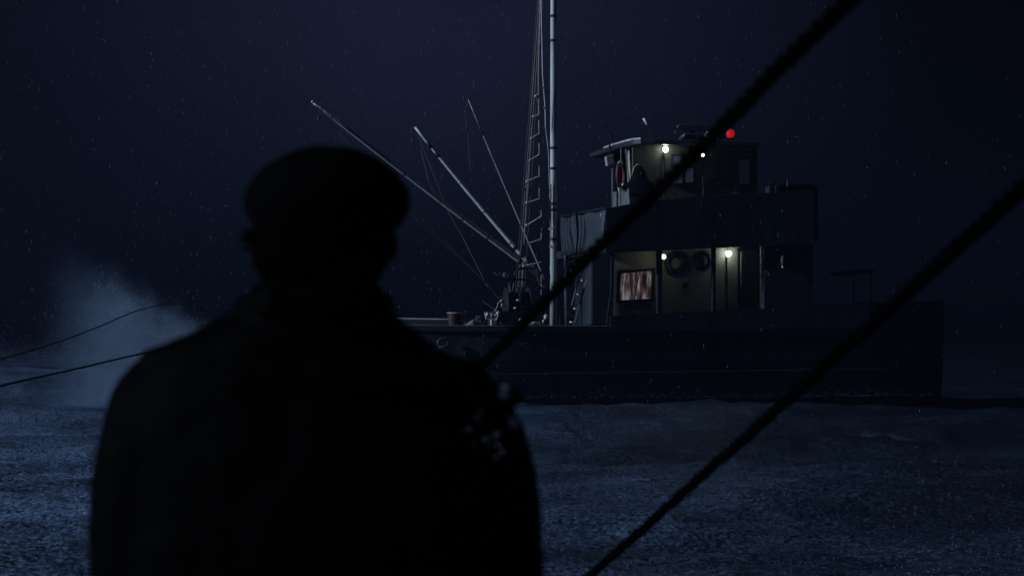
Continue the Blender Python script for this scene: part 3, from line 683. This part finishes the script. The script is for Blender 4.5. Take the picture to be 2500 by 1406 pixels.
# --- the man in the foreground, seen from behind
MY = 3.1; K = MY/5000; ZDECK = .38
def mx(px): return (px-1250)*K
def mz(py): return CAMZ-(py-800)*K
man = thing('person', 'man in dark cap and heavy wet coat seen from behind, large in the foreground', 'person', (mx(785), MY, ZDECK))
body = MB()
# head, face and neck (skin)
HL = [(545, 620), (580, 618), (620, 617), (650, 618), (680, 622), (700, 655), (720, 668), (800, 668)]
HR = [(545, 955), (580, 962), (620, 950), (650, 940), (680, 926), (700, 905), (720, 890), (800, 890)]
rr = []
for y in range(400, 790, 15):
    l, r = interp(HL, y), interp(HR, y)
    if y < 545: f = math.sqrt(max(.05, 1-((545-y)/150)**2)); c = (622+955)/2; l, r = c-(c-622)*f, c+(955-c)*f
    dep = .105 if y < 640 else .105-(y-640)/60*.045 if y < 700 else .062
    fw = MY+.035 if y < 690 else MY+.01
    rr.append(ring(mx((l+r)/2), fw, mz(y), (r-l)/2*K, dep, 28, 2.1))
body.loft(rr)
fx_, fy_ = mx(800), MY+.035
body.ball((fx_+.01, fy_+.112, mz(610)), (.016, .022, .030), 10)                 # nose
for sx in (-1, 1):
    body.ball((fx_+.01+sx*.033, fy_+.085, mz(575)), (.016, .014, .011), 10)       # eyelids
    body.ball((mx(790)+sx*.103, MY+.03, mz(596)), (.008, .018, .026), 10)        # ears
body.ball((fx_+.01, fy_+.095, mz(655)), (.028, .014, .010), 10)                  # mouth
body.ball((fx_+.01, fy_+.080, mz(690)), (.030, .028, .022), 10)                  # chin
# trunk, arms, legs under the clothes
cxm = mx(785)
body.loft([ring(cxm, MY, z, rx, ry, 24, 2.4) for z, rx, ry in ((1.93, .07, .06), (1.86, .18, .10), (1.70, .20, .12), (1.45, .17, .11), (1.30, .17, .11), (1.18, .17, .12))])
for sx in (-1, 1):
    sh = Vector((cxm+sx*.225, MY, 1.80)); el = Vector((cxm+sx*.285, MY-.02, 1.50)); wr = Vector((cxm+sx*.285, MY+.10, 1.25))
    body.tube([sh, el, wr], [.055, .042, .029], 12); hand(body, wr, (0, .35, -1), (0, 1, .2), -sx)
    hp = Vector((cxm+sx*.09, MY, 1.22)); kn = Vector((cxm+sx*.12, MY+.02, .86)); an_ = Vector((cxm+sx*.14, MY, .47))
    body.tube([hp, kn, an_], [.085, .058, .038], 14); body.tube([an_, an_+Vector((0, .06, -.05)), an_+Vector((sx*.01, .17, -.06))], [.04, .038, .028], 10)
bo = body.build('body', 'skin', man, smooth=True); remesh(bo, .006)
# coat: full outline of the shoulders with the sleeves hanging beside it
CL = [(690, 622), (715, 612), (740, 600), (765, 560), (788, 510), (800, 500), (812, 470), (830, 418), (850, 380), (895, 320), (940, 285), (1000, 262), (1060, 248), (1130, 240), (1224, 230), (1406, 224), (1500, 230)]
CR = [(690, 932), (715, 928), (740, 930), (760, 958), (788, 985), (800, 998), (812, 1012), (830, 1032), (850, 1062), (868, 1110), (880, 1150), (910, 1190), (950, 1230), (1010, 1265), (1080, 1290), (1150, 1310), (1224, 1322), (1406, 1330), (1500, 1322)]
CDp = [(690, .085), (740, .10), (800, .13), (900, .145), (1100, .17), (1300, .175), (1500, .17)]
coat = MB(); rr = []
for y in list(range(690, 900, 8))+list(range(900, 1500, 25)):
    l, r = interp(CL, y), interp(CR, y)
    wob = 2.5*mnoise.noise(Vector((y*.03, 0, 0)))*2
    rr.append(ring(mx((l+r)/2), MY, mz(y), ((r-l)/2+wob)*K, interp(CDp, y), 40, 2.25))
for z, rx, ry in ((1.42, .300, .17), (1.34, .25, .17), (1.15, .24, .17), (.95, .27, .18), (.80, .29, .19)):
    rr.append(ring(mx(776), MY, z, rx, ry, 40, 2.2))
coat.loft(rr)
for sx in (-1, 1):
    ex = mx(243) if sx < 0 else mx(1294); e2 = mx(226) if sx < 0 else mx(1326)
    top = Vector((mx(395) if sx < 0 else mx(1140), MY-.02, mz(975)))
    coat.tube([top, Vector((ex-sx*.078, MY-.05, mz(1100))), Vector((e2-sx*.078, MY-.05, mz(1350))), Vector((e2-sx*.07, MY+.06, 1.32)), Vector((e2-sx*.07, MY+.09, 1.26))], [.06, .075, .075, .06, .058], 16)
# collar and its points
coat.tube([Vector((mx(590), MY-.05, mz(752))), Vector((mx(690), MY-.11, mz(735))), Vector((mx(860), MY-.11, mz(735))), Vector((mx(950), MY-.05, mz(755)))], [.02, .03, .03, .02], 10)
coat.prism([(mx(500), MY-.02, mz(792)), (mx(600), MY-.07, mz(742)), (mx(660), MY-.1, mz(765)), (mx(560), MY-.06, mz(808))], (0, .02, 0))
# yoke seam, shoulder flaps
coat.tube([Vector((mx(420), MY-.10, mz(905))), Vector((mx(600), MY-.15, mz(925))), Vector((mx(785), MY-.165, mz(935))), Vector((mx(980), MY-.15, mz(925))), Vector((mx(1150), MY-.10, mz(905)))], .008, 6)
for (x0, y0, x1, y1) in ((1080, 872, 1170, 905), (1190, 930, 1240, 1000), (460, 842, 380, 880)):
    coat.ball(Vector((mx((x0+x1)/2), MY-.04, mz((y0+y1)/2))), (.045, .05, .012), 10)
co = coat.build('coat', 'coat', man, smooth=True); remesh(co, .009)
tx = bpy.data.textures.new('folds', 'CLOUDS'); tx.noise_scale = .09; tx.noise_depth = 2
dm_ = co.modifiers.new('folds', 'DISPLACE'); dm_.texture = tx; dm_.strength = .014; dm_.mid_level = .5
# trousers and boots
for sx in (-1, 1):
    l = MB(); l.tube([Vector((cxm+sx*.09, MY, 1.15)), Vector((cxm+sx*.12, MY+.02, .86)), Vector((cxm+sx*.14, MY, .55))], [.11, .085, .075], 14); l.build('trouser_leg', 'coat', man, smooth=True)
    b_ = MB(); b_.tube([Vector((cxm+sx*.14, MY, .68)), Vector((cxm+sx*.14, MY, .46))], [.075, .06], 14); b_.tube([Vector((cxm+sx*.14, MY-.05, .435)), Vector((cxm+sx*.145, MY+.08, .43)), Vector((cxm+sx*.155, MY+.21, .415))], [.055, .05, .035], 12); b_ = b_.build('boot', 'coat', man, smooth=True)
# cap with soft crown and peak in front
cap = MB()
KL = [(353, 780), (356, 748), (362, 715), (375, 690), (390, 668), (405, 638), (420, 622), (450, 598), (480, 589), (510, 590), (535, 601), (552, 614), (566, 622), (580, 626)]
KR = [(353, 815), (356, 850), (362, 875), (375, 905), (395, 938), (420, 970), (450, 992), (480, 1002), (510, 1000), (535, 986), (552, 969), (566, 960), (580, 956)]
rr = []
for y in [353, 356, 361, 368, 376, 386, 398, 412, 428, 446, 464, 482, 500, 516, 530, 542, 553, 564, 576]:
    l, r = interp(KL, y), interp(KR, y)
    rr.append(ring(mx((l+r)/2), MY+.03, mz(y), (r-l)/2*K, (r-l)/2*K*1.06, 36, 2.1))
cap.loft(rr)
for k in range(1):
    pk = [Vector((mx(790)+math.cos(a)*.105, MY+.13+math.sin(a)*.095, mz(548)-.012*math.sin(a))) for a in [math.pi*q/12 for q in range(13)]]
    cap.prism(pk, (0, 0, .012))
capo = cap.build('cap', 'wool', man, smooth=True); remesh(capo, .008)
tx2 = bpy.data.textures.new('wool', 'CLOUDS'); tx2.noise_scale = .03
dm2 = capo.modifiers.new('wool', 'DISPLACE'); dm2.texture = tx2; dm2.strength = .005
# hair below the cap, with wisps by the ear
hr = MB()
rr = [ring(mx((interp(HL, y)+interp(HR, y))/2), MY+.012, mz(y), (interp(HR, y)-interp(HL, y))/2*K+.003, .105, 24, 2.1) for y in range(556, 656, 12)]
hr.loft(rr)
rng = random.Random(4)
for k in range(26):
    y = rng.uniform(566, 612); x = 624+rng.uniform(-2, 4); L = rng.uniform(12, 38)
    hr.tube([Vector((mx(x), MY-.01, mz(y))), Vector((mx(x-L*.5), MY-.02, mz(y-rng.uniform(-6, 4)))), Vector((mx(x-L), MY-.025, mz(y-rng.uniform(-4, 10))))], [.002, .0015, .0006], 5)
for k in range(60):
    x = rng.uniform(650, 920); y = 650+rng.uniform(0, 10)
    hr.tube([Vector((mx(x), MY-.085, mz(y-20))), Vector((mx(x+rng.uniform(-6, 6)), MY-.09, mz(y+12)))], [.003, .0008], 5)
hr.build('hair', 'hair', man, smooth=True)
# water beads on the right shoulder, coloured white to stand for their glints
bead = mat('glint_white_bead', (.85, .95, .98), .15, var=0)
rng = random.Random(9)
spots = [(1229, 962, .0085), (1247, 1032, .0075), (1174, 1004, .0030), (1164, 1018, .0034), (1238, 1014, .0022), (1200, 925, .0022)]
for i in range(70):
    x = rng.gauss(1180, 60); y = 860+(x-1060)*.75+rng.uniform(10, 150)
    if x > 1125: spots.append((x, y, rng.uniform(.0004, .0011)))

# --- our own boat beneath the man: hull, deck, gunwale, and the mast the ropes run to
own = thing('small_boat', 'low dark open boat under the foreground man, mostly out of view', 'boat', (0, 2, 0))
def ob_(y): 
    return 1.75*max(0.02, 1-max(0, (y-3)/6.6)**2.2) if y > 3 else 1.75*(1-.12*((3-y)/8)**2)
rings = []
for y in np.linspace(-5, 9.5, 30):
    b = ob_(y); rings.append([Vector((-b*f, y, z)) for f, z in ((0, -.6), (.6, -.45), (.93, 0), (1, .40), (1.0, .64), (.94, .64), (.93, .38), (0, .38))]+[Vector((b*f, y, z)) for f, z in ((.93, .38), (.94, .62), (1, .62), (1, .40), (.93, 0), (.6, -.45))])
mb = MB(); mb.loft(rings); mb.build('hull', 'hull', own)
mb = MB()
for sx in (-1, 1): mb.tube([Vector((sx*ob_(y)*.97, y, .65)) for y in np.linspace(-4.8, 9.3, 30)], .035, 8)
mb.build('gunwale', 'dark', own, smooth=True)
mb = MB(); mb.tube([(1.62, -2, .38), (1.98, -2, 2.2), (2.05, -2, 4.4)], [.09, .08, .06], 12); mb.build('mast', 'dark', own, smooth=True)

# --- the two thick ropes crossing the view
def twisted(name, a, b, r, label, sag):
    a, b = Vector(a), Vector(b); L = (b-a).length; n = int(L/.008)
    t = (b-a).normalized(); x = t.cross(ZZ).normalized(); y = t.cross(x)
    mb = MB()
    for k in range(3):
        pts = []
        for i in range(n+1):
            f = i/n; ph = 2*math.pi*(f*L/.15)+k*2*math.pi/3
            wob = .0015*math.sin(f*L*5.1)+.001*math.sin(f*L*11.3+1)
            pts.append(a.lerp(b, f)-ZZ*sag*4*f*(1-f)+x*wob+(x*math.cos(ph)+y*math.sin(ph))*r*(.53+.05*math.sin(f*L*7.3+k*2)))
        mb.tube(pts, [r*(.55+.06*math.sin(i*.071+k*1.9)+.03*math.sin(i*.19+k)) for i in range(n+1)], 8)
    return tag(mb.build(name, 'rope', None, smooth=True), label, 'rope', 'thick black ropes crossing the foreground')
def line_at(M_, B_, yb):   # extend M_->B_ on to height yb
    d = B_-M_; return M_+d*((M_.z-yb)/-d.z)
M1 = Vector((1.98, -2, 3.87)); B1 = P(1170, 890, 5.5)
M2 = Vector((1.98, -2, 3.99)); B2_ = P(1640, 1224, 6.0)
twisted('rope', M1, line_at(M1, B1, .66), .0145, 'thick black twisted rope rising from behind the man\'s shoulder past the lamps', .004)
twisted('rope', M2, line_at(M2, B2_, .66), .0150, 'thick black twisted rope crossing the empty right side of the view', .004)

# --- lines running from the far boat to the left
def line(name, pts, r, label, m='tarred'):
    # smooth through the points
    P_ = [Vector(p) for p in pts]; out = []
    for i in range(len(P_)-1):
        p0 = P_[max(0, i-1)]; p1 = P_[i]; p2 = P_[i+1]; p3 = P_[min(len(P_)-1, i+2)]
        for k in range(10):
            u = k/10; out.append(.5*((2*p1)+(p2-p0)*u+(2*p0-5*p1+4*p2-p3)*u*u+(3*p1-p0-3*p2+p3)*u**3))
    out.append(P_[-1]); mb = MB(); mb.tube(out, r, 6)
    return tag(mb.build(name, m, None, smooth=True), label, 'rope', 'thin lines from the fishing boat')
line('mooring_line', [P(-2600, 2300, 7.6), P(-600, 1082, 14), P(0, 942, 20), P(200, 897, 24), P(385, 855, 29), P(650, 805, 37), P(985, 752, 48), V(1172, 718, 1.8), V(1236, 730, 1.7)], .013, 'thin dark line low over the water at left, leading to the winch')
line('mooring_line', [P(-300, 960, 21), P(100, 848, 28), P(230, 802, 31), P(340, 757, 36), P(430, 742, 41), P(520, 765, 45), P(610, 790, 49), V(705, 790, 2.8)], .010, 'thin dark line rising from the left and lost in the spray')

# --- hooded figure at the wheelhouse
fo_ = .55; fy = V(1566, 500, fo_); pz = zt(SS(1566, fo_)); H = V(1566, 402, fo_).z
def F(px, py, o=fo_): return V(px, py, o)
ps = thing('person', 'figure in dark jacket and yellow hood leaning at the rail beside the wheelhouse', 'person', lift(fy, pz))
hx = 1558
b_ = MB()
b_.ball(F(1559, 420, fo_), (.085, .10, .125), 14); b_.ball(F(1559, 421, fo_-.10), (.018, .02, .025), 8)
b_.tube([F(1560, 428), F(1563, 440)], [.06, .07], 10)
q0 = F(1566, 440); b_.loft([ring(q0.x, q0.y, z, rx, ry, 18, 2.3) for z, rx, ry in ((q0.z, .10, .08), (q0.z-.08, .19, .11), (q0.z-.35, .17, .11), (q0.z-.6, .16, .11), (q0.z-.75, .17, .12))])
for sx in (-1, 1):
    sh = q0+Vector((sx*.19, 0, -.08)); el = sh+Vector((sx*.07, -.10, -.28)); wr = el+Vector((-sx*.02, -.25, .02)); b_.tube([sh, el, wr], [.055, .045, .032], 10); hand(b_, wr, (0, -1, -.25), (-sx, 0, .1), 1)
    hp = q0+Vector((sx*.09, 0, -.72)); b_.tube([hp, Vector((hp.x+sx*.02, hp.y-.02, pz+.48)), Vector((hp.x+sx*.03, hp.y, pz+.07))], [.09, .06, .045], 12); b_.tube([Vector((hp.x+sx*.03, hp.y+.03, pz+.05)), Vector((hp.x+sx*.04, hp.y-.17, pz+.04))], [.045, .035], 8)
bd = b_.build('body', 'jacket', ps, smooth=True); remesh(bd, .014)
hd = MB(); hd.ball(F(1559, 418, fo_+.03), (.135, .14, .165), 16); hd.loft([ring(F(1561, 430).x, F(1561, 430).y+.02, F(1561, y).z, rx, ry, 18) for y, rx, ry in ((412, .12, .13), (420, .155, .14), (430, .19, .15), (440, .25, .16), (448, .31, .16), (456, .34, .16))]); hd = hd.build('hood', 'jacket', ps, smooth=True)
mb = MB(); cH = F(1559, 421, fo_); 
mb.tube([cH+Vector((-.17, .04, -.10)), cH+Vector((-.14, .05, .03)), cH+Vector((-.085, .06, .14)), cH+Vector((-.02, .06, .185)), cH+Vector((.05, .06, .17)), cH+Vector((.11, .06, .08))], [.012, .022, .034, .042, .036, .018], 10); mb.build('hood_rim', 'hood', ps, smooth=True)
jk = MB(); jk.loft([ring(q0.x, q0.y, z, rx, ry, 20, 2.3) for z, rx, ry in ((q0.z+.03, .14, .12), (q0.z-.06, .29, .16), (q0.z-.20, .34, .17), (q0.z-.45, .32, .17), (q0.z-.75, .29, .17), (q0.z-.95, .28, .17))])
for sx in (-1, 1):
    sh = q0+Vector((sx*.19, 0, -.08)); el = sh+Vector((sx*.08, -.10, -.28)); wr = el+Vector((-sx*.02, -.20, .02)); jk.tube([sh, el, wr], [.085, .07, .055], 10)
jk = jk.build('jacket', 'jacket', ps, smooth=True); remesh(jk, .018)

# ------------------------------------------------------------------ rain and spray
def points_mesh(name, pts, sizes, m, label, elong=3.0):
    pts = np.array(pts); sizes = np.array(sizes); n = len(pts)
    base = np.array([[1, 0, 0], [-.5, .87, 0], [-.5, -.87, 0], [0, 0, 1], [0, 0, -1]], float)
    fc = np.array([[0, 1, 3], [1, 2, 3], [2, 0, 3], [1, 0, 4], [2, 1, 4], [0, 2, 4]])
    b = base.copy(); b[:, 2] *= elong
    co = (pts[:, None, :]+b[None]*sizes[:, None, None]).reshape(-1, 3); ff = (fc[None]+5*np.arange(n)[:, None, None]).reshape(-1)
    me = bpy.data.meshes.new(name); me.vertices.add(len(co)); me.vertices.foreach_set('co', co.ravel())
    me.loops.add(len(ff)); me.loops.foreach_set('vertex_index', ff); me.polygons.add(len(ff)//3)
    me.polygons.foreach_set('loop_start', np.arange(len(ff)//3)*3); me.polygons.foreach_set('use_smooth', [True]*(len(ff)//3)); me.update(calc_edges=True)
    me.materials.append(m); o = bpy.data.objects.new(name, me); COL.objects.link(o); return tag(o, label, None, kind='stuff')
dropm = mat('rain_drops', (.75, .82, .95), .2, var=0)
rng = np.random.RandomState(5)
pts = []; szs = []
for k in range(5200):
    Y = rng.uniform(20, 62); x = (rng.normal(-.10, .12) if rng.rand() < .7 else rng.uniform(-.3, .3))*Y; z = rng.uniform(.5, 12)
    pts.append((x, Y, z)); szs.append(rng.uniform(.0010, .0019))
points_mesh('rain', pts, szs, dropm, 'falling rain drops over the sea and both boats', 17.0)
# spray: drops thrown up at the left, over a drifting cloud of mist
SY = 43.0; pts = []; szs = []
edge = [(100, 840), (200, 760), (250, 665), (285, 690), (330, 730), (380, 765), (430, 795), (490, 790), (560, 800), (640, 830)]
for k in range(15000):
    x = rng.normal(425, 90); ye = np.interp(x, [e[0] for e in edge], [e[1] for e in edge])
    y = ye+abs(rng.normal(0, 60))-rng.exponential(11)+(rng.rand()*90 if x > 250 else 0)
    if y > 905 or rng.rand() > .85+1.5*mnoise.noise(Vector((x*.03, y*.02, 0))): continue
    p = P(x, y, SY+rng.normal(0, 1.6)); pts.append(p[:]); szs.append(rng.uniform(.0026, .0075)*(1.7 if rng.rand() < .03 else 1))
for k in range(2200):
    x = rng.uniform(-200, 900); y = 880-rng.exponential(28); p = P(x, y, rng.uniform(38, 60)); pts.append(p[:]); szs.append(rng.uniform(.003, .007))
splash = []; ssz = []
for k in range(11000):   # rain striking the sea: little crowns of thrown water
    py = rng.uniform(890, 1420); Y = 9500/(py-800); x = rng.uniform(-.30, .30)*Y
    if rng.rand() > np.clip(.62-x/Y*1.6, .25, 1): continue
    splash.append((x, Y, 0)); ssz.append(rng.uniform(.0016, .0042)*Y**.5/4)
splash = np.array(splash); splash[:, 2] = sea_height(splash[:, 0], splash[:, 1])+.012
points_mesh('rain_splashes', splash, ssz, mat('splash_water', (.75, .85, .98), .25, var=0), 'tiny splashes where rain strikes the sea', 1.6)
for k in range(1800):   # wash thrown up where the hull meets the water
    q = rng.uniform(-6.8, 9.4); p = W(q, HB-hb(q)*.96-rng.exponential(.25), .12+rng.exponential(.10)); pts.append(p[:]); szs.append(rng.uniform(.002, .006))
points_mesh('spray_drops', pts, szs, mat('spray_water', (.8, .85, .95), .3, var=0), 'drops of spray thrown up from the wave at left', 1.2)
mv = bpy.data.materials.new('spray_mist'); mv.use_nodes = True; t = mv.node_tree; t.nodes.clear()
out = t.nodes.new('ShaderNodeOutputMaterial'); pv = t.nodes.new('ShaderNodeVolumePrincipled'); t.links.new(pv.outputs[0], out.inputs['Volume'])
pv.inputs['Color'].default_value = (.50, .70, 1.0, 1); pv.inputs['Anisotropy'].default_value = .1
tc = t.nodes.new('ShaderNodeTexCoord'); nn = t.nodes.new('ShaderNodeTexNoise'); nn.inputs['Scale'].default_value = 1.1; nn.inputs['Detail'].default_value = 3
t.links.new(tc.outputs['Object'], nn.inputs[0])
nn.inputs['Scale'].default_value = 1.5; nn.inputs['Detail'].default_value = 6; nn.inputs['Roughness'].default_value = .7
def mt_(op, a_, b_, c_=None):
    n = t.nodes.new('ShaderNodeMath'); n.operation = op
    for i, v in enumerate((a_, b_, c_)):
        if v is None: continue
        if isinstance(v, (int, float)): n.inputs[i].default_value = v
        else: t.links.new(v, n.inputs[i])
    return n.outputs[0]
def smst(v, lo, hi, o0=0.0, o1=1.0):
    n = t.nodes.new('ShaderNodeMapRange'); n.interpolation_type = 'SMOOTHSTEP'; t.links.new(v, n.inputs[0])
    for i, q in enumerate((lo, hi, o0, o1)): n.inputs[i+1].default_value = q
    return n.outputs[0]
sp_ = t.nodes.new('ShaderNodeSeparateXYZ'); t.links.new(tc.outputs['Object'], sp_.inputs[0])
X_, Y_, Z_ = sp_.outputs
ridge_ = mt_('MAXIMUM', mt_('MULTIPLY_ADD', X_, -.64, .86), .50)
below = mt_('ADD', mt_('SUBTRACT', ridge_, Z_), mt_('MULTIPLY_ADD', nn.outputs[0], 2.1, -1.05))
dens = mt_('MULTIPLY', smst(below, 0, .8), smst(X_, -2.9, -.5))
dens = mt_('MULTIPLY', dens, smst(Z_, 2.2, .2, .18, 1.0))
dens = mt_('MULTIPLY', dens, smst(mt_('ABSOLUTE', Y_, 0), 2.2, .8))
dens = mt_('MULTIPLY', dens, smst(nn.outputs[0], .38, .64, .25, 1.0))
t.links.new(mt_('MULTIPLY', dens, .85), pv.inputs['Density'])
mb = MB(); cS = P(435, 852, SY)
mb.prism([Vector((x, -2.3, z)) for x, z in ((-3.4, -1.2), (-3.2, 2.9), (-.6, 2.9), (2.8, 1.6), (2.8, -1.2))], (0, 4.6, 0))
sp = mb.build('spray_mist', mv, None); sp.location = cS; tag(sp, 'blue lit cloud of sea spray over the water at left', None, kind='stuff')

# beads laid on the finished coat surface
dg = bpy.context.evaluated_depsgraph_get(); ce = co.evaluated_get(dg); mwi = ce.matrix_world.inverted()
camp = Vector((0, 0, CAMZ)); mb = MB(); nb = 0
for x, y, r in spots:
    p = P(x, y, MY); d = (p-camp).normalized()
    hit, loc, nor, _ = ce.ray_cast(mwi @ camp, mwi.to_3x3() @ d)
    if hit:
        lw = ce.matrix_world @ loc; nw = (ce.matrix_world.to_3x3() @ nor).normalized(); mb.ball(lw+nw*r*.6, (r, r, r*1.15), 12 if r > .003 else 6); nb += 1
if nb: mb.build('water_beads', bead, man, smooth=True)['kind'] = 'stuff'

# ------------------------------------------------------------------ haze: rain filled night air
hz = MB(); bmesh.ops.create_cube(hz.bm, size=1, matrix=Matrix.Translation((0, 0, 7.0)) @ Matrix.Diagonal((1440, 1440, 18.5, 1)))
hm = bpy.data.materials.new('haze'); hm.use_nodes = True; t = hm.node_tree; t.nodes.clear()
out = t.nodes.new('ShaderNodeOutputMaterial'); pv = t.nodes.new('ShaderNodeVolumePrincipled'); t.links.new(pv.outputs[0], out.inputs['Volume'])
pv.inputs['Color'].default_value = (.0215, .0285, .054, 1); pv.inputs['Density'].default_value = .0095; pv.inputs['Anisotropy'].default_value = .25
hz = hz.build('haze', hm, None); tag(hz, 'dark rain filled air over the sea', None, kind='stuff')
